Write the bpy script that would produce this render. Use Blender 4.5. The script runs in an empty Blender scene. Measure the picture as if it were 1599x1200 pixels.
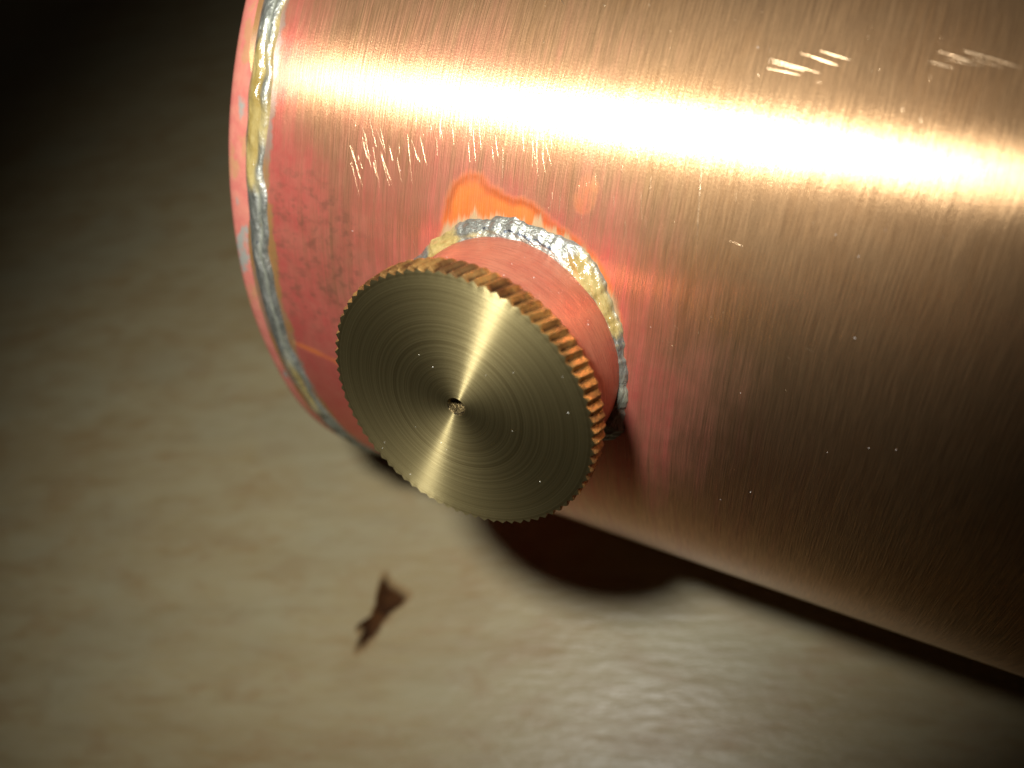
import bpy, math, random
import numpy as np
from mathutils import Vector, Matrix

# ------------------------------------------------------------------ scene, camera, light
S = 0.05                                    # boiler radius in metres; lengths below are in radii
sc = bpy.context.scene
col = sc.collection
sc.view_settings.view_transform = 'Standard'
sc.view_settings.look = 'None'
sc.view_settings.exposure = 0.0
sc.view_settings.gamma = 1.0

cam_d = bpy.data.cameras.new('camera')
cam = bpy.data.objects.new('camera', cam_d)
col.objects.link(cam)
cx, cy, cz = (0.8882276160632974, 0.40655089216552626, -0.21393474271825563), \
             (-0.25384688207718226, 0.8224642791798072, 0.5090326806138614), \
             (0.3829013744062623, -0.39783021699294663, 0.833737162375014)
cp = (1.29949742, -1.56095480, 2.68906594)
cam.matrix_world = Matrix(((cx[0], cy[0], cz[0], cp[0]*S), (cx[1], cy[1], cz[1], cp[1]*S),
                           (cx[2], cy[2], cz[2], cp[2]*S), (0, 0, 0, 1)))
cam_d.sensor_width = 36
cam_d.lens = 27.4356
cam_d.clip_start = 0.001
cam_d.clip_end = 50
cam_d.dof.use_dof = True
cam_d.dof.focus_distance = 1.43*S
cam_d.dof.aperture_fstop = 17.5
sc.camera = cam

w = bpy.data.worlds.new('World')
sc.world = w
w.use_nodes = True
w.node_tree.nodes['Background'].inputs[0].default_value = (0.62, 0.50, 0.38, 1)
w.node_tree.nodes['Background'].inputs[1].default_value = 0.009

flash_d = bpy.data.lights.new('camera_flash', 'SPOT')
flash_d.energy = 0.84
flash_d.color = (1.0, 0.98, 0.94)
flash_d.shadow_soft_size = 0.115*S
flash_d.spot_size = math.radians(78)
flash_d.spot_blend = 1.0
flash = bpy.data.objects.new('camera_flash', flash_d)
col.objects.link(flash)
lp = Vector((0.84451837, -1.44084716, 3.27197693))*S
flash.location = lp
# direction given in the camera's frame (right, down, forward), turned into world axes
aim = Vector((0.13, 0.07, 1.0))
X, Y, Z = Vector(cx), Vector(cy), Vector(cz)
aimw = X*aim.x - Y*aim.y - Z*aim.z
aimw.normalize()
la = X*0.735 + Y*0.676                      # beam stretched along this direction, in place of lens barrel shade at lower right
la = (la - aimw*la.dot(aimw)).normalized()
ya = (-aimw).cross(la)
flash.matrix_world = Matrix(((la.x, ya.x, -aimw.x, lp.x), (la.y, ya.y, -aimw.y, lp.y),
                             (la.z, ya.z, -aimw.z, lp.z), (0, 0, 0, 1))) @ Matrix.Diagonal((1.42, 1, 1, 1))

# ------------------------------------------------------------------ helpers
def mesh_obj(name, v, f, mat, parent=None, uv=None, smooth=True, attrs=None, matrix=None):
    me = bpy.data.meshes.new(name)
    v = np.asarray(v, dtype=float)*S
    me.from_pydata(v.tolist(), [], [list(map(int, q)) for q in f])
    me.update()
    if uv is not None:
        L = me.uv_layers.new(name='UVMap')
        idx = np.zeros(len(me.loops), dtype=np.int32)
        me.loops.foreach_get('vertex_index', idx)
        L.data.foreach_set('uv', np.asarray(uv, dtype=np.float32)[idx].ravel())
    if attrs:
        for k, a in attrs.items():
            at = me.attributes.new(k, 'FLOAT', 'POINT')
            at.data.foreach_set('value', np.asarray(a, dtype=np.float32))
    if smooth:
        me.polygons.foreach_set('use_smooth', [True]*len(me.polygons))
    me.materials.append(mat)
    o = bpy.data.objects.new(name, me)
    col.objects.link(o)
    if matrix is not None:
        o.matrix_world = matrix
    if parent is not None:
        o.parent = parent
        if matrix is not None:
            o.matrix_basis = parent.matrix_world.inverted() @ matrix
    return o

def grid_faces(n, m, closed_n=False, closed_m=False, flip=False):
    nn = n if closed_n else n-1
    mm = m if closed_m else m-1
    i, j = np.meshgrid(np.arange(nn), np.arange(mm), indexing='ij')
    i2, j2 = (i+1) % n, (j+1) % m
    f = np.stack([i*m+j, i2*m+j, i2*m+j2, i*m+j2], -1).reshape(-1, 4)
    return f[:, ::-1] if flip else f

class NT:
    """small node-building helper"""
    def __init__(s, name):
        s.m = bpy.data.materials.new(name)
        s.m.use_nodes = True
        s.t = s.m.node_tree
        s.t.nodes.clear()
    def n(s, typ, **kw):
        nd = s.t.nodes.new(typ)
        ins = kw.pop('ins', {})
        for k, v in kw.items():
            setattr(nd, k, v)
        for k, v in ins.items():
            s.put(nd.inputs[k], v)
        return nd
    def put(s, sock, v):
        if isinstance(v, bpy.types.NodeSocket):
            s.t.links.new(v, sock)
        else:
            if isinstance(v, (tuple, list)) and len(v) == 3 and sock.type == 'RGBA':
                v = (*v, 1)
            sock.default_value = v
    def math(s, op, a, b=0.0, c=None, clamp=False):
        nd = s.n('ShaderNodeMath', operation=op, use_clamp=clamp)
        s.put(nd.inputs[0], a)
        s.put(nd.inputs[1], b)
        if c is not None:
            s.put(nd.inputs[2], c)
        return nd.outputs[0]
    def noise(s, vec, scale=1.0, detail=3.0, rough=0.55, dist=0.0, col=False):
        nd = s.n('ShaderNodeTexNoise', ins={'Vector': vec, 'Scale': scale, 'Detail': detail,
                                           'Roughness': rough, 'Distortion': dist})
        return nd.outputs['Color' if col else 0]
    def ramp(s, v, a, b, x=0.0, y=1.0):
        nd = s.n('ShaderNodeMapRange', interpolation_type='SMOOTHSTEP',
                 ins={'Value': v, 'From Min': a, 'From Max': b, 'To Min': x, 'To Max': y})
        return nd.outputs[0]
    def lin(s, v, a, b, x, y):
        return s.n('ShaderNodeMapRange', ins={'Value': v, 'From Min': a, 'From Max': b,
                                              'To Min': x, 'To Max': y}).outputs[0]
    def mix(s, f, a, b, mode='MIX'):
        nd = s.n('ShaderNodeMix', data_type='RGBA', blend_type=mode)
        s.put(nd.inputs[0], f)
        s.put(nd.inputs[6], a)
        s.put(nd.inputs[7], b)
        return nd.outputs[2]
    def fmix(s, f, a, b):
        nd = s.n('ShaderNodeMix', data_type='FLOAT')
        s.put(nd.inputs[0], f)
        s.put(nd.inputs[2], a)
        s.put(nd.inputs[3], b)
        return nd.outputs[0]
    def comb(s, x, y, z=0.0):
        return s.n('ShaderNodeCombineXYZ', ins={0: x, 1: y, 2: z}).outputs[0]
    def uv(s):
        nd = s.n('ShaderNodeUVMap', uv_map='UVMap')
        sp = s.n('ShaderNodeSeparateXYZ', ins={0: nd.outputs[0]})
        return sp.outputs[0], sp.outputs[1]
    def obj(s):
        nd = s.n('ShaderNodeTexCoord')
        sp = s.n('ShaderNodeSeparateXYZ', ins={0: nd.outputs['Object']})
        return nd.outputs['Object'], sp.outputs[0], sp.outputs[1], sp.outputs[2]
    def attr(s, name):
        return s.n('ShaderNodeAttribute', attribute_name=name).outputs['Fac']
    def bump(s, h, dist, strength=1.0, normal=None):
        ins = {'Height': h, 'Distance': dist*S, 'Strength': strength}
        if normal is not None:
            ins['Normal'] = normal
        return s.n('ShaderNodeBump', ins=ins).outputs[0]
    def pbr(s, **ins):
        nd = s.n('ShaderNodeBsdfPrincipled')
        for k, v in ins.items():
            s.put(nd.inputs[k.replace('_', ' ')], v)
        return nd.outputs[0]
    def out(s, sh):
        o = s.n('ShaderNodeOutputMaterial')
        s.t.links.new(sh, o.inputs[0])
        return s.m
    def mixsh(s, f, a, b):
        nd = s.n('ShaderNodeMixShader')
        s.put(nd.inputs[0], f)
        s.put(nd.inputs[1], a)
        s.put(nd.inputs[2], b)
        return nd.outputs[0]

# ------------------------------------------------------------------ materials
def mat_shell():
    t = NT('brushed_copper')
    u, v = t.uv()
    wob = t.math('MULTIPLY', t.noise(t.comb(u, v), 2.5, 2), 0.02)
    uu = t.math('ADD', u, wob)
    b1 = t.noise(t.comb(t.math('MULTIPLY', uu, 220), t.math('MULTIPLY', v, 4)), 1, 3, .6)
    b2 = t.noise(t.comb(t.math('MULTIPLY', uu, 520), t.math('MULTIPLY', v, 13)), 1, 3, .6)
    b3 = t.noise(t.comb(t.math('MULTIPLY', uu, 60), t.math('MULTIPLY', v, 2.2)), 1, 3, .6)
    big = t.noise(t.comb(u, v, 3.3), 4.0, 4, .6)
    med = t.noise(t.comb(u, v, 7.7), 16.0, 4, .65)
    fine = t.noise(t.comb(u, v, 1.7), 260.0, 2, .6)
    pk = t.attr('pink')                     # + inside the heat stained zone
    pk = t.math('ADD', pk, t.math('MULTIPLY_ADD', b3, .16, -.08))
    pk = t.math('ADD', pk, t.math('MULTIPLY_ADD', big, .24, -.12))
    pk = t.math('ADD', pk, t.math('MULTIPLY_ADD', b1, .12, -.06))
    pink = t.ramp(pk, -.15, .15)
    gold = t.mix(t.ramp(big, .35, .65), (.68, .395, .185), (.66, .42, .215))
    gold = t.mix(t.math('MULTIPLY', t.ramp(b1, .40, .62), .7), gold, (.78, .49, .25))
    gold = t.mix(t.math('MULTIPLY', t.ramp(b3, .45, .75), t.math('MULTIPLY', t.attr('rosy'), .8)), gold, (.55, .23, .15))
    gold = t.mix(t.math('MULTIPLY', t.attr('rosy'), .45), gold, (.52, .24, .15))
    rose = t.mix(t.ramp(med, .3, .7), (.74, .145, .115), (.78, .21, .15))
    c = t.mix(pink, gold, rose)
    # brown smudges near the end seam
    sm = t.math('MULTIPLY', t.attr('smudge'), t.ramp(t.noise(t.comb(t.math('MULTIPLY', u, 34), t.math('MULTIPLY', v, 42), 5), 1, 4, .62), .46, .68))
    c = t.mix(t.math('MULTIPLY', sm, .5), c, (.26, .13, .08))
    # orange flux stain above the neck
    sd = t.math('ADD', t.attr('flux'), t.math('MULTIPLY_ADD', med, .022, -.011))
    sd = t.math('ADD', sd, t.math('MULTIPLY_ADD', b1, .006, -.003))
    inn = t.ramp(sd, -.010, .006)
    edge = t.math('SUBTRACT', 1.0, t.ramp(t.math('ABSOLUTE', t.math('SUBTRACT', sd, .006)), .0, .014))
    oc = t.mix(t.ramp(med, .3, .7), (.56, .115, .012), (.62, .16, .025))
    oc = t.mix(t.math('MULTIPLY', edge, t.ramp(v, -.20, -.28)), oc, (.34, .065, .006))
    grey = t.math('MULTIPLY', inn, t.ramp(t.math('ADD', t.attr('nearneck'), t.math('MULTIPLY_ADD', b3, .09, -.045)), .006, -.012))
    c = t.mix(t.math('MULTIPLY', inn, t.ramp(med, .1, .6, .68, .92)), c, oc)
    c = t.mix(t.math('MULTIPLY', grey, .8), c, (.40, .35, .20))
    # amber and silver halo just beside the seam and the neck fillet
    halo = t.math('ADD', t.attr('seamhalo'), t.math('MULTIPLY_ADD', med, .05, -.025))
    hm = t.ramp(halo, .009, .0)
    c = t.mix(t.math('MULTIPLY', hm, .75), c, t.mix(t.ramp(big, .4, .6), (.52, .34, .10), (.42, .40, .33)))
    c = t.mix(t.math('MULTIPLY', t.ramp(b2, .36, .66), t.fmix(pink, .44, .20)), c, (.30, .17, .09))
    mt = t.math('MAXIMUM', t.math('MULTIPLY', pink, 1.0), t.math('MAXIMUM', inn, hm))
    tan = t.n('ShaderNodeTangent', direction_type='UV_MAP', uv_map='UVMap').outputs[0]
    h = t.math('ADD', t.math('MULTIPLY', b2, .6), t.math('MULTIPLY', b1, .55))
    h = t.math('ADD', h, t.math('MULTIPLY', fine, .10))
    nb = t.bump(h, .0016)
    rr = t.math('MULTIPLY_ADD', b1, .10, -.03)
    A = t.pbr(Base_Color=c, Metallic=1.0, Roughness=t.math('ADD', t.fmix(mt, .30, .34), rr), Anisotropic=1.0,
              Tangent=tan, Normal=nb)
    B = t.pbr(Base_Color=c, Metallic=t.fmix(mt, .92, .22), Roughness=t.fmix(mt, .62, .5), Anisotropic=.3,
              Tangent=tan, Normal=nb, Specular_IOR_Level=t.fmix(inn, .35, .15))
    return t.out(t.mixsh(t.fmix(inn, t.fmix(mt, .33, .50), .93), A, B))

def mat_endplate():
    t = NT('heat_stained_copper')
    o, x, y, z = t.obj()
    u, v = t.uv()
    n1 = t.noise(t.comb(t.math('MULTIPLY', u, 8), t.math('MULTIPLY', v, 5)), 1, 4, .6)
    n2 = t.noise(t.comb(t.math('MULTIPLY', u, 30), t.math('MULTIPLY', v, 26), 4), 1, 3, .6)
    c = t.mix(t.ramp(n2, .3, .7), (.78, .23, .18), (.84, .31, .22))
    c = t.mix(t.ramp(n1, .57, .64), c, (.44, .43, .37))
    c = t.mix(t.math('MULTIPLY', t.ramp(n1, .46, .40), .6), c, (.62, .38, .16))
    A = t.pbr(Base_Color=c, Metallic=1.0, Roughness=.36, Normal=t.bump(n2, .002))
    B = t.pbr(Base_Color=c, Metallic=.2, Roughness=.5, Normal=t.bump(n2, .002))
    return t.out(t.mixsh(.75, A, B))

def mat_solder(name, sc_u, sc_v):
    t = NT(name)
    u, v = t.uv()
    vec = t.comb(t.math('MULTIPLY', u, sc_u), t.math('MULTIPLY', v, sc_v))
    n1 = t.noise(vec, 1, 4, .6)
    n2 = t.noise(vec, 3.1, 4, .65)
    n3 = t.noise(vec, 9.0, 3, .6)
    amb = t.ramp(t.math('ADD', t.attr('amber'), t.math('MULTIPLY_ADD', n1, .9, -.45)), .30, .70)
    drk = t.ramp(t.math('ADD', t.attr('dull'), t.math('MULTIPLY_ADD', n1, .8, -.40)), .35, .75)
    silver = t.mix(t.ramp(n2, .35, .65), (.24, .25, .21), (.40, .41, .36))
    silver = t.mix(t.math('MULTIPLY', drk, .85), silver, (.24, .25, .19))
    pits = t.ramp(t.math('ADD', n2, t.attr('pit')), .62, .70)
    silver = t.mix(t.math('MULTIPLY', pits, .9), silver, (.045, .06, .09))
    amber = t.mix(t.ramp(n1, .3, .7), (.25, .17, .04), (.42, .34, .14))
    nb = t.bump(t.math('ADD', n1, t.math('MULTIPLY', n2, .30)), .008)
    A = t.pbr(Base_Color=silver, Metallic=t.fmix(drk, .75, .3), Roughness=t.fmix(drk, .43, .55), Normal=nb)
    B = t.pbr(Base_Color=amber, Metallic=0.0, Roughness=.16, Specular_IOR_Level=.7, Coat_Weight=.5,
              Coat_Roughness=.08, Normal=nb)
    return t.out(t.mixsh(amb, A, B))

def mat_neck():
    t = NT('turned_copper')
    u, v = t.uv()
    b = t.noise(t.comb(t.math('MULTIPLY', u, 3), t.math('MULTIPLY', v, 330)), 1, 3, .6)
    m = t.noise(t.comb(t.math('MULTIPLY', u, 3), t.math('MULTIPLY', v, 12)), 1, 4, .6)
    s = t.noise(t.comb(t.math('MULTIPLY', u, 40), t.math('MULTIPLY', v, 160), 2), 1, 2, .5)
    c = t.mix(t.ramp(m, .3, .7), (.56, .185, .12), (.64, .27, .17))
    c = t.mix(t.math('MULTIPLY', t.ramp(b, .45, .7), .6), c, (.36, .13, .08))
    c = t.mix(t.math('MULTIPLY', t.ramp(s, .62, .72), .4), c, (.35, .15, .10))
    tan = t.n('ShaderNodeTangent', direction_type='UV_MAP', uv_map='UVMap').outputs[0]
    nb = t.bump(b, .0016)
    A = t.pbr(Base_Color=c, Metallic=1.0, Roughness=.34, Anisotropic=.5, Anisotropic_Rotation=.25, Tangent=tan, Normal=nb)
    B = t.pbr(Base_Color=c, Metallic=.35, Roughness=.55, Normal=nb)
    return t.out(t.mixsh(.62, A, B))

def mat_face():
    t = NT('turned_brass')
    o, x, y, z = t.obj()
    r = t.math('SQRT', t.math('ADD', t.math('MULTIPLY', x, x), t.math('MULTIPLY', y, y)))
    r = t.math('DIVIDE', r, S)
    soft = t.noise(o, 20/S*.05, 2, .5)
    r2 = t.math('ADD', r, t.math('MULTIPLY', soft, .0015))
    g1 = t.noise(t.comb(t.math('MULTIPLY', r2, 420), 0.0), 1, 3, .7)
    g2 = t.noise(t.comb(t.math('MULTIPLY', r2, 110), 9.0), 1, 3, .6)
    g3 = t.noise(t.comb(t.math('MULTIPLY', r2, 26), 19.0), 1, 2, .6)
    sp = t.noise(o, 900, 3, .7)
    c = t.mix(t.ramp(g1, .3, .7), (.52, .42, .19), (.78, .67, .34))
    c = t.mix(t.math('MULTIPLY', t.ramp(g2, .40, .65), .5), c, (.34, .26, .11))
    tan = t.n('ShaderNodeTangent', direction_type='RADIAL', axis='Z').outputs[0]
    h = t.math('ADD', t.math('MULTIPLY', g1, 1.0), t.math('MULTIPLY', g2, 1.2))
    nb = t.bump(h, .0006)
    A = t.pbr(Base_Color=c, Metallic=1.0, Roughness=t.math('MULTIPLY_ADD', g2, .08, .27), Anisotropic=1.0,
              Anisotropic_Rotation=.25, Tangent=tan, Normal=nb)
    B = t.pbr(Base_Color=c, Metallic=1.0, Roughness=.62, Anisotropic=.5, Anisotropic_Rotation=.25, Tangent=tan, Normal=nb)
    return t.out(t.mixsh(.36, A, B))

def mat_knurl():
    t = NT('knurled_brass')
    o, x, y, z = t.obj()
    n1 = t.noise(o, 400, 4, .65)
    n2 = t.noise(o, 1600, 3, .6)
    n3 = t.noise(o, 120, 2, .6)
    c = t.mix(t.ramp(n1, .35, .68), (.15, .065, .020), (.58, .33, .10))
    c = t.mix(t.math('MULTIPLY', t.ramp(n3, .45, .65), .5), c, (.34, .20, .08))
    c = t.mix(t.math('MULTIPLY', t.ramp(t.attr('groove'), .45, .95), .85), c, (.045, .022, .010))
    nb = t.bump(t.math('ADD', n1, t.math('MULTIPLY', n2, .5)), .004)
    A = t.pbr(Base_Color=c, Metallic=1.0, Roughness=.34, Normal=nb)
    B = t.pbr(Base_Color=c, Metallic=.5, Roughness=.55, Normal=nb)
    return t.out(t.mixsh(.5, A, B))

def mat_floor():
    t = NT('mottled_floor')
    o, x, y, z = t.obj()
    # streak direction roughly level in the picture
    a = math.radians(21)
    k = 1/S
    rx = t.math('ADD', t.math('MULTIPLY', x, k*math.cos(a)), t.math('MULTIPLY', y, k*math.sin(a)))
    ry = t.math('ADD', t.math('MULTIPLY', x, -k*math.sin(a)), t.math('MULTIPLY', y, k*math.cos(a)))
    n1 = t.noise(t.comb(t.math('MULTIPLY', rx, 1.3), t.math('MULTIPLY', ry, 5.0)), 1, 4, .6, .3)
    n2 = t.noise(t.comb(t.math('MULTIPLY', rx, 4.2), t.math('MULTIPLY', ry, 9.0), 5), 1, 3, .6, .5)
    n3 = t.noise(t.comb(t.math('MULTIPLY', rx, 1.0), t.math('MULTIPLY', ry, 1.4), 8), 1, 3, .5)
    n4 = t.noise(t.comb(t.math('MULTIPLY', rx, 8), t.math('MULTIPLY', ry, 30), 2), 1, 3, .6)
    n5 = t.noise(t.comb(t.math('MULTIPLY', rx, 3.0), t.math('MULTIPLY', ry, 16.0), 15), 1, 2, .5)
    c = t.mix(t.ramp(n1, .35, .65), (.45, .375, .205), (.40, .31, .155))
    c = t.mix(t.math('MULTIPLY', t.ramp(n2, .46, .72), .60), c, (.34, .21, .08))
    c = t.mix(t.math('MULTIPLY', t.ramp(n5, .50, .74), .5), c, (.33, .23, .10))
    c = t.mix(t.math('MULTIPLY', t.ramp(n3, .48, .62), .35), c, (.40, .385, .25))
    c = t.mix(t.lin(n4, .3, .7, 0, .3), c, (.48, .43, .29))
    nb = t.bump(t.math('ADD', n4, t.math('MULTIPLY', n2, .25)), .012, .4)
    return t.out(t.pbr(Base_Color=c, Roughness=t.lin(n2, .3, .7, .34, .46), Specular_IOR_Level=.55, Normal=nb))

def mat_plain(name, c1, c2, scale, metal=0.0, rough=.5, bump=.003):
    t = NT(name)
    o, x, y, z = t.obj()
    n1 = t.noise(o, scale, 4, .6)
    return t.out(t.pbr(Base_Color=t.mix(t.ramp(n1, .35, .65), c1, c2), Metallic=metal, Roughness=rough, Specular_IOR_Level=(.5 if metal else .08),
                       Normal=t.bump(n1, bump)))

M_shell, M_end = mat_shell(), mat_endplate()
M_seam = mat_solder('seam_solder', 26, 11)
M_fillet = mat_solder('fillet_solder', 4.2, 1.3)
M_neck, M_face, M_knurl, M_floor = mat_neck(), mat_face(), mat_knurl(), mat_floor()
M_scratch = mat_plain('bright_scratched_copper', (.90, .62, .36), (.95, .72, .46), 300, 1.0, .30)
M_dust = mat_plain('pale_dust', (.80, .78, .70), (.9, .88, .82), 900, 0.0, .5)
def mat_stain():
    t = NT('dark_brown_residue')
    o, x, y, z = t.obj()
    n1 = t.noise(o, 300, 4, .6)
    k = t.ramp(t.math('ADD', t.attr('core'), t.math('MULTIPLY_ADD', n1, .7, -.35)), .0, .8)
    c = t.mix(k, (.36, .25, .12), t.mix(t.ramp(n1, .35, .65), (.030, .011, .003), (.085, .034, .009)))
    return t.out(t.pbr(Base_Color=c, Roughness=.6, Specular_IOR_Level=.1, Normal=t.bump(n1, .004)))
M_stain = mat_stain()
M_hole = mat_plain('drilled_brass', (.03, .022, .010), (.26, .19, .08), 1500, .8, .45, .01)  # darker than the face brass: the hole's shade is put into its colour

# ------------------------------------------------------------------ floor
n = 41
g = np.linspace(-30, 30, n)
gx, gy = np.meshgrid(g, g, indexing='ij')
fl = mesh_obj('floor', np.stack([gx.ravel(), gy.ravel(), 0*gx.ravel()], 1), grid_faces(n, n), M_floor)
fl['kind'] = 'structure'

# ------------------------------------------------------------------ boiler frame
root = bpy.data.objects.new('copper_boiler', None)
col.objects.link(root)
root.empty_display_size = .01
root['label'] = 'brushed copper boiler drum on the floor, with soldered seam and knurled brass filler cap'
root['category'] = 'boiler'

NX = np.array([0.0, -0.89817684, 0.43963435])       # the neck's direction
TX = np.array([0.0, -0.43963435, -0.89817684])      # round the drum from it, downwards
DX = np.array([1.0, 0.0, 0.0])
AX = np.array([0.0, 0.0, 1.0])                      # a point of the drum's axis
SN, RN, RC, H1, H0 = 0.6879, 0.235, 0.2609, 1.2031, 1.1496
LEN = 3.3

def on(u, phi, r=1.0):
    u, phi, r = np.broadcast_arrays(np.asarray(u, float), np.asarray(phi, float), np.asarray(r, float))
    return AX + u[..., None]*DX + r[..., None]*(np.cos(phi)[..., None]*NX + np.sin(phi)[..., None]*TX)

def sstep(x, a, b):
    t = np.clip((x-a)/(b-a), 0, 1)
    return t*t*(3-2*t)

def fnoise(x, seed, octs=((1, 1.),)):
    """smooth periodic-free 1D noise from a few sines"""
    rs = np.random.RandomState(seed)
    s = 0
    for f, a in octs:
        for _ in range(3):
            s = s + a*np.sin(x*f*rs.uniform(.7, 1.3)+rs.uniform(0, 6.28))/1.7
    return s

def poly_sd(px, py, poly):
    """signed distance, positive inside"""
    P = np.array(poly, float)
    d = np.full(px.shape, 1e9)
    inside = np.zeros(px.shape, bool)
    for i in range(len(P)):
        a, b = P[i], P[(i+1) % len(P)]
        e = b-a
        t = np.clip(((px-a[0])*e[0]+(py-a[1])*e[1])/(e@e), 0, 1)
        d = np.minimum(d, np.hypot(px-a[0]-t*e[0], py-a[1]-t*e[1]))
        cr = ((a[1] > py) != (b[1] > py)) & (px < (b[0]-a[0])*(py-a[1])/(b[1]-a[1]+1e-12)+a[0])
        inside ^= cr
    return np.where(inside, d, -d)

# shell
us = np.concatenate([np.linspace(.03, 1.5, 330), np.linspace(1.52, LEN-.03, 60)])
ph = np.concatenate([np.linspace(-math.pi, -1.0, 50)[:-1], np.linspace(-1.0, 1.2, 440), np.linspace(1.2, math.pi, 45)[1:]])
U, PH = np.meshgrid(us, ph, indexing='ij')
dent = .0012*np.sin(U*5+1)*np.sin(PH*4)
V = on(U, PH, 1.0+dent)
D2 = math.pi/180
flux_poly = [(.50, -8*D2), (.527, -10.8*D2), (.5400, -14.8*D2), (.555, -17.9*D2), (.583, -19.3*D2), (.610, -19.2*D2),
             (.628, -18.2*D2), (.6629, -17.5*D2), (.7153, -17.2*D2), (.7432, -16.5*D2), (.7861, -15.2*D2),
             (.845, -13.4*D2), (.885, -10.5*D2), (.912, -7*D2), (.92, -3*D2), (.69, 0)]
flux = poly_sd(U, PH, flux_poly)
spot = .016-np.hypot((U-.815)/1.0, (PH+19.0*D2)/1.6)
flux = np.maximum(flux, np.minimum(spot, -.0030))
rr = np.hypot(U-SN, PH)
ex, ey = .115, 1.35*D2
tq = np.clip(((U-.110)*ex+(PH-8.33*D2)*ey)/(ex*ex+ey*ey), 0, 1)
flux = np.maximum(flux, np.minimum(.0035-np.hypot(U-.110-tq*ex, PH-8.33*D2-tq*ey), -.0006))
nearneck = rr-.272
ang = np.arctan2(PH, U-SN)
d_end = .17-U + .14*sstep(PH, -.42, -.26) + .22*sstep(PH, -.1, .3)
d_neck = .335-rr*(1.0-.1*sstep(PH, -.2, .2))
pink = np.maximum(d_end, d_neck)
pink = np.maximum(pink, .10-np.hypot((U-.42)/1.3, (PH-.02)/1.6)*.5+.02)
rosy = sstep(PH, -.12, .12)*(1-sstep(U, 1.05, 1.45))
smudge = (1-sstep(np.hypot((U-.20)/.20, (PH+.10)/.24), .55, 1.0))
halo = np.minimum(U-.105, LEN-.105-U)
shell = mesh_obj('shell', V.reshape(-1, 3), grid_faces(len(us), len(ph), flip=True), M_shell, root,
                 uv=np.stack([U.ravel(), PH.ravel()], 1),
                 attrs=dict(pink=pink.ravel(), rosy=rosy.ravel(), smudge=smudge.ravel(), flux=flux.ravel(),
                            nearneck=nearneck.ravel(), seamhalo=halo.ravel()))

# end plates: flanged caps, both ends
def end_plate(x0, sgn):
    prof = [(.060, .9985), (.030, .9995), (.006, 1.0), (-.004, .998), (-.012, .992), (-.018, .982), (-.021, .965),
            (-.020, .93), (-.016, .85), (-.014, .6), (-.013, .3), (-.013, .02), (-.013, .0)]
    m = 360
    p = np.linspace(-math.pi, math.pi, m, endpoint=False)
    vv, uvv = [], []
    for k, (a, r) in enumerate(prof):
        wob = .0015*fnoise(p, 3+int(sgn > 0), ((5, 1), (13, .6))) if k < 5 else 0
        vv.append(on(x0+sgn*a, p, r+wob+0*p))
        uvv.append(np.stack([0*p+a+(1-r)*1.0, p], 1))
    vv, uvv = np.concatenate(vv), np.concatenate(uvv)
    mesh_obj('end_plate', vv, grid_faces(len(prof), m, closed_m=True, flip=(sgn < 0)), M_end, root, uv=uvv)
end_plate(0.0, 1)
end_plate(LEN, -1)

# solder seams round the ends
def seam(x0, sgn, seed):
    m = 1400
    p = np.linspace(-math.pi, math.pi, m, endpoint=False)
    lo = .043+.0025*fnoise(p, seed, ((6, 1), (19, .6), (50, .4)))
    hi = .099+.0040*fnoise(p, seed+1, ((7, 1), (23, .8), (60, .6)))
    K = 15
    vv, uvv, am, du, pt = [], [], [], [], []
    for k in range(K):
        q = k/(K-1)
        prof = math.sin(math.pi*q)**.75
        lift = prof*(.0100+.0022*fnoise(p, seed+2, ((11, 1), (37, .8), (90, .6)))) \
            + .0016*math.sin(math.pi*q)*fnoise(p*1.0+q*2.2, seed+5, ((70, 1), (130, .6))) \
            - .005*math.exp(-((q-.62)/.10)**2)*(1+.4*fnoise(p, seed+7, ((15, 1),)))
        if k in (0, K-1):
            lift = 0*p-.004
        uu = lo+(hi-lo)*q
        vv.append(on(x0+sgn*uu, p, 1.0+lift))
        uvv.append(np.stack([uu, p], 1))
        pd = np.degrees(p)
        band = sstep(pd, -34, -26)*(1-sstep(pd, -17, -10))
        a = (.20+.62*band*math.exp(-((q-.42)/.28)**2)+.10*fnoise(p, seed+9, ((9, 1),))
             + .35*math.exp(-((q-1.0)/.16)**2)*(1-sstep(pd, -30, -10)))
        a = a+.35*sstep(pd, 8, 16)*(1-sstep(pd, 20, 30))*math.exp(-((q-.5)/.25)**2)
        am.append(a)
        pt.append(0*p+.0)
        du.append(.22+.55*math.exp(-((q-.66)/.12)**2)*(1-.3*band)+.30*math.exp(-((q-.0)/.10)**2)+.50*sstep(pd, 2, 22)+0*p)
    mesh_obj('solder_seam', np.concatenate(vv), grid_faces(K, m, closed_m=True, flip=(sgn < 0)), M_seam, root,
             uv=np.concatenate(uvv), attrs=dict(amber=np.concatenate(am), dull=np.concatenate(du), pit=np.concatenate(pt)))
seam(0.0, 1, 11)
seam(LEN, -1, 41)

# ------------------------------------------------------------------ filler neck with its solder fillet
m = 256
th = np.linspace(0, 2*math.pi, m+1)
rows, uvv = [], []
for hgt in np.linspace(0, 1, 14):
    base = np.sqrt(1-(RN*np.sin(th))**2)-.03
    h = base+(H0+.004-base)*hgt
    rows.append(AX+SN*DX+h[:, None]*NX+RN*(np.cos(th)[:, None]*DX+np.sin(th)[:, None]*TX))
    uvv.append(np.stack([th, h], 1))
neck = mesh_obj('filler_neck', np.concatenate(rows), grid_faces(14, m+1, flip=True), M_neck, root, uv=np.concatenate(uvv))

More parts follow.
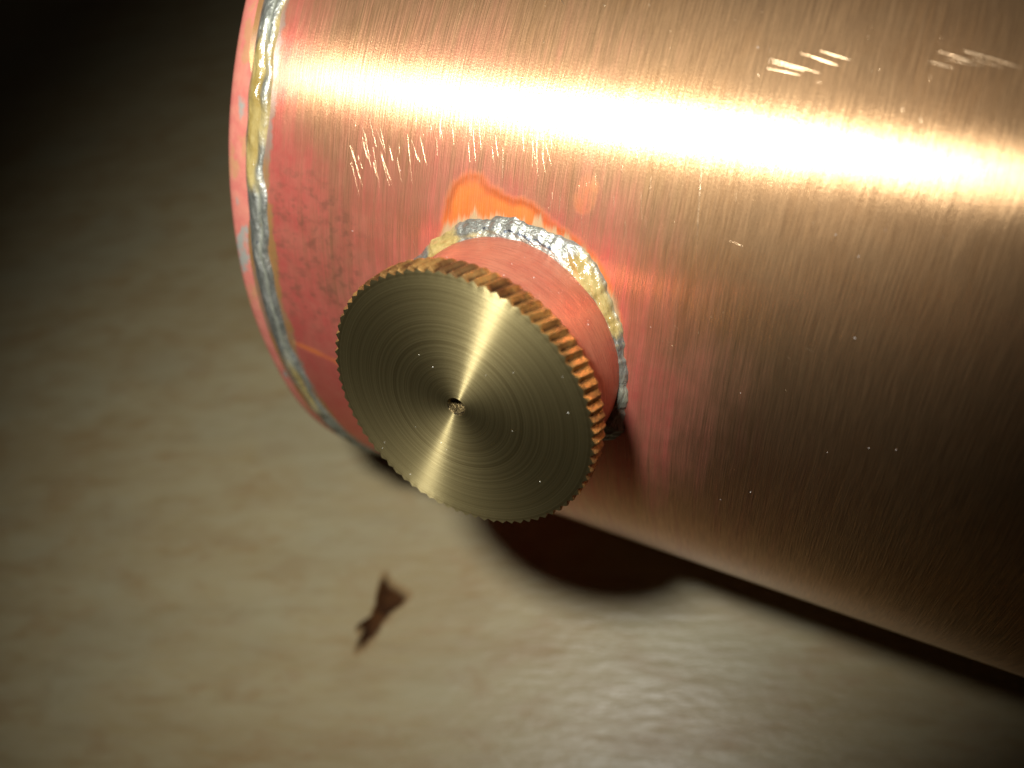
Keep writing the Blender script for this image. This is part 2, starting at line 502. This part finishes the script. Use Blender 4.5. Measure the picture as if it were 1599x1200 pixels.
def fillet():
    m = 1000
    a = np.linspace(0, 2*math.pi, m, endpoint=False)
    deg = (np.degrees(a)+180) % 360-180          # 0 = along the drum, -90 = upwards
    key = np.array([[-180, .030], [-165, .034], [-150, .045], [-140, .026], [-128, .030], [-115, .034], [-100, .036], [-85, .036],
                    [-72, .034], [-62, .050], [-52, .044], [-40, .028], [-28, .021], [-15, .015], [-5, .013], [5, .019], [14, .024],
                    [24, .044], [34, .042], [42, .020], [60, .018], [90, .020], [140, .024], [180, .030]])
    wd = .88*np.interp(deg, key[:, 0], key[:, 1])+.0018*fnoise(a, 5, ((20, 1), (47, .7), (90, .3)))
    K = 14
    vv, uvv, am, du, pt = [], [], [], [], []
    for k in range(K):
        q = k/(K-1)
        r = RN-.004+(wd+.004)*q
        hg = (.008+.34*wd)
        lump = .0026*fnoise(a+.4*q, 15, ((22, 1), (48, .6)))
        lift = .9*hg*(1-q)**1.1+math.sin(math.pi*q)*(.008+lump*.8)*np.clip(wd/.035, .3, 1.0)*.8
        if k == K-1:
            lift = 0*a-.004
        h = np.sqrt(1-(r*np.sin(a))**2)+lift
        vv.append(AX+SN*DX+h[:, None]*NX+r[:, None]*(np.cos(a)[:, None]*DX+np.sin(a)[:, None]*TX))
        uvv.append(np.stack([a, 0*a+q], 1))
        b1 = sstep(deg, -68, -58)*(1-sstep(deg, -28, -18))
        b2 = sstep(deg, -138, -132)*(1-sstep(deg, -122, -114))
        am.append(.14+.60*b1*math.exp(-((q-.45)/.55)**2)+.50*b2+.26*math.exp(-((q-.30)/.2)**2)*(1-sstep(deg, -70, -50)) + .2*(deg > -20)*(deg < 10))
        pt.append(.17*sstep(deg, -112, -98)*(1-sstep(deg, -74, -62))*math.exp(-((q-.45)/.25)**2)-.04)
        du.append(.12+.80*sstep(deg, -12, 12)+.25*q*(1-sstep(deg, -60, -40)))
    mesh_obj('solder_fillet', np.concatenate(vv), grid_faces(K, m, closed_m=True, flip=True), M_fillet, neck,
             uv=np.concatenate(uvv)*np.array([1.0, 1.0]), attrs=dict(amber=np.concatenate(am), dull=np.concatenate(du), pit=np.concatenate(pt)))
fillet()

# ------------------------------------------------------------------ knurled filler cap, local Z = outwards
FC = AX+SN*DX+H1*NX
capM = Matrix(((DX[0], TX[0], NX[0], FC[0]*S), (DX[1], TX[1], NX[1], FC[1]*S), (DX[2], TX[2], NX[2], FC[2]*S), (0, 0, 0, 1)))
if capM.to_3x3().determinant() < 0:
    capM = Matrix(((DX[0], -TX[0], NX[0], FC[0]*S), (DX[1], -TX[1], NX[1], FC[1]*S), (DX[2], -TX[2], NX[2], FC[2]*S), (0, 0, 0, 1)))
NT_ = 79
PER = 16
mm = NT_*PER
a = np.linspace(0, 2*math.pi, mm, endpoint=False)
rsn = np.random.RandomState(4)
amp = 1+.16*rsn.randn(NT_+1)
def tooth(a, tw):
    ph_ = ((a+tw)/(2*math.pi)*NT_) % 1.0
    idx = (((a+tw)/(2*math.pi)*NT_).astype(int)) % NT_
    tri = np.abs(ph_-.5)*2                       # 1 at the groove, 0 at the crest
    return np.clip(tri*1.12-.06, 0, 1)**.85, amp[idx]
TH = H1-H0
def ring(z, rtip, depth, tw):
    tr, am_ = tooth(a, tw)
    r = rtip-depth*tr*am_ + .0006*np.sin(a*3+1)
    return np.stack([r*np.cos(a), r*np.sin(a), 0*a+z], 1)
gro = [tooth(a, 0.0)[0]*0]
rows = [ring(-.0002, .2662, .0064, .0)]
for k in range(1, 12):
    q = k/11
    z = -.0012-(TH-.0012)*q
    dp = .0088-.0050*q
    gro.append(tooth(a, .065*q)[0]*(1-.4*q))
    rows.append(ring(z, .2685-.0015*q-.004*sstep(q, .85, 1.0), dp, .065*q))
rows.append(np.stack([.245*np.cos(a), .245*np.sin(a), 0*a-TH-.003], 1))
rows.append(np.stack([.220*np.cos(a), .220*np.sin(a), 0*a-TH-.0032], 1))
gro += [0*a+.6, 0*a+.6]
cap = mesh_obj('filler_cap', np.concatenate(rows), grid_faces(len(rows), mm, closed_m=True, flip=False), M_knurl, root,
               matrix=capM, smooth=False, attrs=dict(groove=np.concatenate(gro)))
cap['label'] = 'round brass cap with knurled edge and lathe turned face'

rows = []
for r in [.0185, .030, .06, .10, .14, .18, .21, .232, .244]:
    rows.append(np.stack([r*np.cos(a), r*np.sin(a), 0*a+.0004], 1))
tr, am_ = tooth(a, 0.0)
for q in (.5, 1.0):
    r = .244+q*(.2662-.0064*tr*am_-.244)+ .0006*np.sin(a*3+1)*q
    rows.append(np.stack([r*np.cos(a), r*np.sin(a), 0*a+.0004-.0006*(q == 1.0)], 1))
face = mesh_obj('cap_face', np.concatenate(rows), grid_faces(len(rows), mm, closed_m=True, flip=True), M_face, cap, matrix=capM)

# drilled centre hole: crisp lip, cylinder wall, conical bottom
hv = []
ha = np.linspace(0, 2*math.pi, 96, endpoint=False)
for r, z in ((.0190, .0005), (.0178, -.0012), (.0174, -.012), (.0170, -.024), (.009, -.032), (.0005, -.036)):
    rn_ = r*(1+.03*np.sin(ha*5+z*300))
    hv.append(np.stack([rn_*np.cos(ha), rn_*np.sin(ha), 0*ha+z], 1))
mesh_obj('centre_hole', np.concatenate(hv), grid_faces(6, 96, closed_m=True, flip=False), M_hole, cap, matrix=capM)

# ------------------------------------------------------------------ bright burred scratches on the shell
def strips(name, segs, mat, rad):
    """segs: (u0, phi0, u1, phi1) radians; each a tiny raised half round burr"""
    vv, ff = [], []
    prof = [(-1, -.35), (-.7, .35), (0, .75), (.7, .35), (1, -.35)]
    for (u0, p0, u1, p1, rd) in segs:
        N = 10
        tt = np.linspace(0, 1, N)
        du, dp = u1-u0, p1-p0
        Ln = math.hypot(du, dp)
        nx, ny = -dp/Ln, du/Ln
        bend = (random.random()-.5)*.015*Ln
        base = len(vv)
        for t_ in tt:
            wv = rd*(.12+math.sin(math.pi*min(max(t_, .02), .98))**.6)*(.8+.4*random.random())
            b = bend*math.sin(math.pi*t_)
            for (sx, sz) in prof:
                vv.append(on(u0+du*t_+nx*(wv*sx+b), p0+dp*t_+ny*(wv*sx+b), 1.0+dentf(u0+du*t_, p0+dp*t_)+wv*sz*.6))
        for i in range(N-1):
            for j in range(4):
                q = base+i*5+j
                ff.append((q, q+5, q+6, q+1))
    o = mesh_obj(name, np.array(vv), ff, mat, root)
    o['kind'] = 'stuff'
    return o
def dentf(u, p):
    return .0012*math.sin(u*5+1)*math.sin(p*4)
random.seed(8)
segs = []
def fan(u0, u1, p0, p1, n_, lu, lp_, jit, rd):
    for _ in range(n_):
        uu, pp = random.uniform(u0, u1), math.radians(random.uniform(p0, p1))
        k = random.uniform(.12, 1.0)**1.2
        segs.append((uu, pp, uu+lu*k*random.uniform(1-jit, 1+jit), pp+lp_*k*random.uniform(1-jit, 1+jit), rd*random.uniform(.5, 1.1)))
fan(.30, .47, -23, -18, 26, .034, .080, .3, .00042)      # slanted group beside the highlight
fan(.47, .75, -27, -22, 34, .014, .055, .5, .0004)
fan(.75, .95, -26, -17, 16, .010, .055, .5, .0004)
for q in [(1.0643, -33.13, 1.1427, -32.35), (1.0643, -32.29, 1.1165, -31.97), (1.1078, -33.86, 1.157, -33.25),
          (1.1341, -34.22, 1.1805, -33.65), (1.0696, -32.82, 1.1241, -32.35), (1.1278, -33.58, 1.1668, -33.08),
          (1.2927, -35.0, 1.3404, -34.37), (1.2842, -34.11, 1.319, -33.73), (1.3245, -35.21, 1.371, -34.64),
          (1.354, -34.9, 1.4035, -34.16), (1.3035, -34.42, 1.3576, -34.1), (1.3393, -34.62, 1.3811, -34.13)]:
    segs.append((q[0], math.radians(q[1]), q[2], math.radians(q[3]), random.uniform(.00045, .0008)))   # level scratches, upper right
fan(1.0, 1.25, -15, -3, 12, .004, .005, .6, .0006)
fan(.95, 1.5, -10, 12, 16, .005, .005, .8, .0005)
fan(.4, 1.3, -38, -26, 60, .004, .010, .8, .0007)
fan(.66, .86, -42, -35, 12, .010, .012, .8, .0010)
fan(.30, 1.3, -30, 8, 70, .006, .060, .9, .00028)
fan(.9, 1.5, -20, 25, 30, .020, .020, .9, .00022)
segs.append((1.0, -24*D2, 1.03, -13*D2, .0007))
strips('scratch_marks', segs, M_scratch, 1)

# ------------------------------------------------------------------ dust specks (cap face and neck)
def specks(name, pts, parent, rad=(.0010, .0022)):
    vv, ff = [], []
    for (P_, nrm) in pts:
        r = random.uniform(*rad)*.55
        up = np.array(nrm, float)
        s1 = np.cross(up, [.3, .5, .8]); s1 /= np.linalg.norm(s1)
        s2 = np.cross(up, s1)
        b = len(vv)
        k = 6
        for j in range(k):
            q = 2*math.pi*j/k
            rj = r*random.uniform(.6, 1.2)
            vv.append(np.array(P_)+s1*rj*math.cos(q)+s2*rj*math.sin(q))
        vv.append(np.array(P_)+up*r*.8)
        for j in range(k):
            ff.append((b+j, b+(j+1) % k, b+k))
    o = mesh_obj(name, np.array(vv), ff, M_dust, parent, smooth=False)
    o['kind'] = 'stuff'
    return o
pts = []
for _ in range(14):
    r, q = .25*math.sqrt(random.random()), random.uniform(0, 6.28)
    pts.append((FC+r*(math.cos(q)*DX+math.sin(q)*TX)+.0005*NX, NX))
for _ in range(12):
    q = random.uniform(-2.4, -.1)
    rv = math.cos(q)*DX+math.sin(q)*TX
    pts.append((AX+SN*DX+random.uniform(1.0, 1.13)*NX+RN*rv, rv))
for _ in range(26):
    uu, pp = random.uniform(.3, 1.4), random.uniform(-.6, .3)
    nn = math.cos(pp)*NX+math.sin(pp)*TX
    pts.append((AX+uu*DX+nn*1.0006, nn))
specks('dust', pts, root)

# ------------------------------------------------------------------ brown mark on the floor
def blob(poly, h, name, label, cat):
    P = np.array(poly, float)
    P = P.mean(0)+(P-P.mean(0))*np.array([.84, .95])
    for _ in range(2):                      # round the corners
        P = np.concatenate([[.75*P[i]+.25*P[(i+1) % len(P)], .25*P[i]+.75*P[(i+1) % len(P)]] for i in range(len(P))])
    out = []
    for i in range(len(P)):
        a_, b_ = P[i], P[(i+1) % len(P)]
        for t_ in np.linspace(0, 1, 2, endpoint=False):
            out.append(a_+(b_-a_)*t_+np.array([random.uniform(-1, 1), random.uniform(-1, 1)])*.0035)
    out = np.array(out)
    c = out.mean(0)
    m_ = len(out)
    vv = [np.append(c+(q-c)*1.22, 0) for q in out]
    vv += [np.append(c+(q-c)*1.0, h*.5) for q in out]
    vv += [np.append(c+(q-c)*.72, h*random.uniform(.8, 1.2)) for q in out]
    vv += [np.append(c, h)]
    core = [0]*m_+[.35]*m_+[1]*m_+[1]
    ff = []
    for k in range(2):
        for i in range(m_):
            j = (i+1) % m_
            ff.append((k*m_+i, k*m_+j, (k+1)*m_+j, (k+1)*m_+i))
    for i in range(m_):
        ff.append((2*m_+i, 2*m_+(i+1) % m_, 3*m_))
    vv = np.array(vv)
    o = mesh_obj(name, vv-np.array([c[0], c[1], 0]), ff, M_stain, attrs=dict(core=core))
    o.location = (c[0]*S, c[1]*S, .0002*S)
    o['label'] = label
    o['category'] = cat
    return o
blob([(-.075, -1.190), (-.045, -1.180), (-.020, -1.205), (.03, -1.205), (.085, -1.215), (.080, -1.240), (.058, -1.275),
      (.040, -1.315), (.030, -1.36), (.024, -1.41), (-.012, -1.465), (-.028, -1.445), (-.036, -1.40), (-.066, -1.392),
      (-.060, -1.365), (-.032, -1.345), (-.040, -1.30), (-.060, -1.25)], .003, 'brown_mark',
     'dark brown arrow shaped mark on the pale floor below the brass cap', 'stain')
print('done')
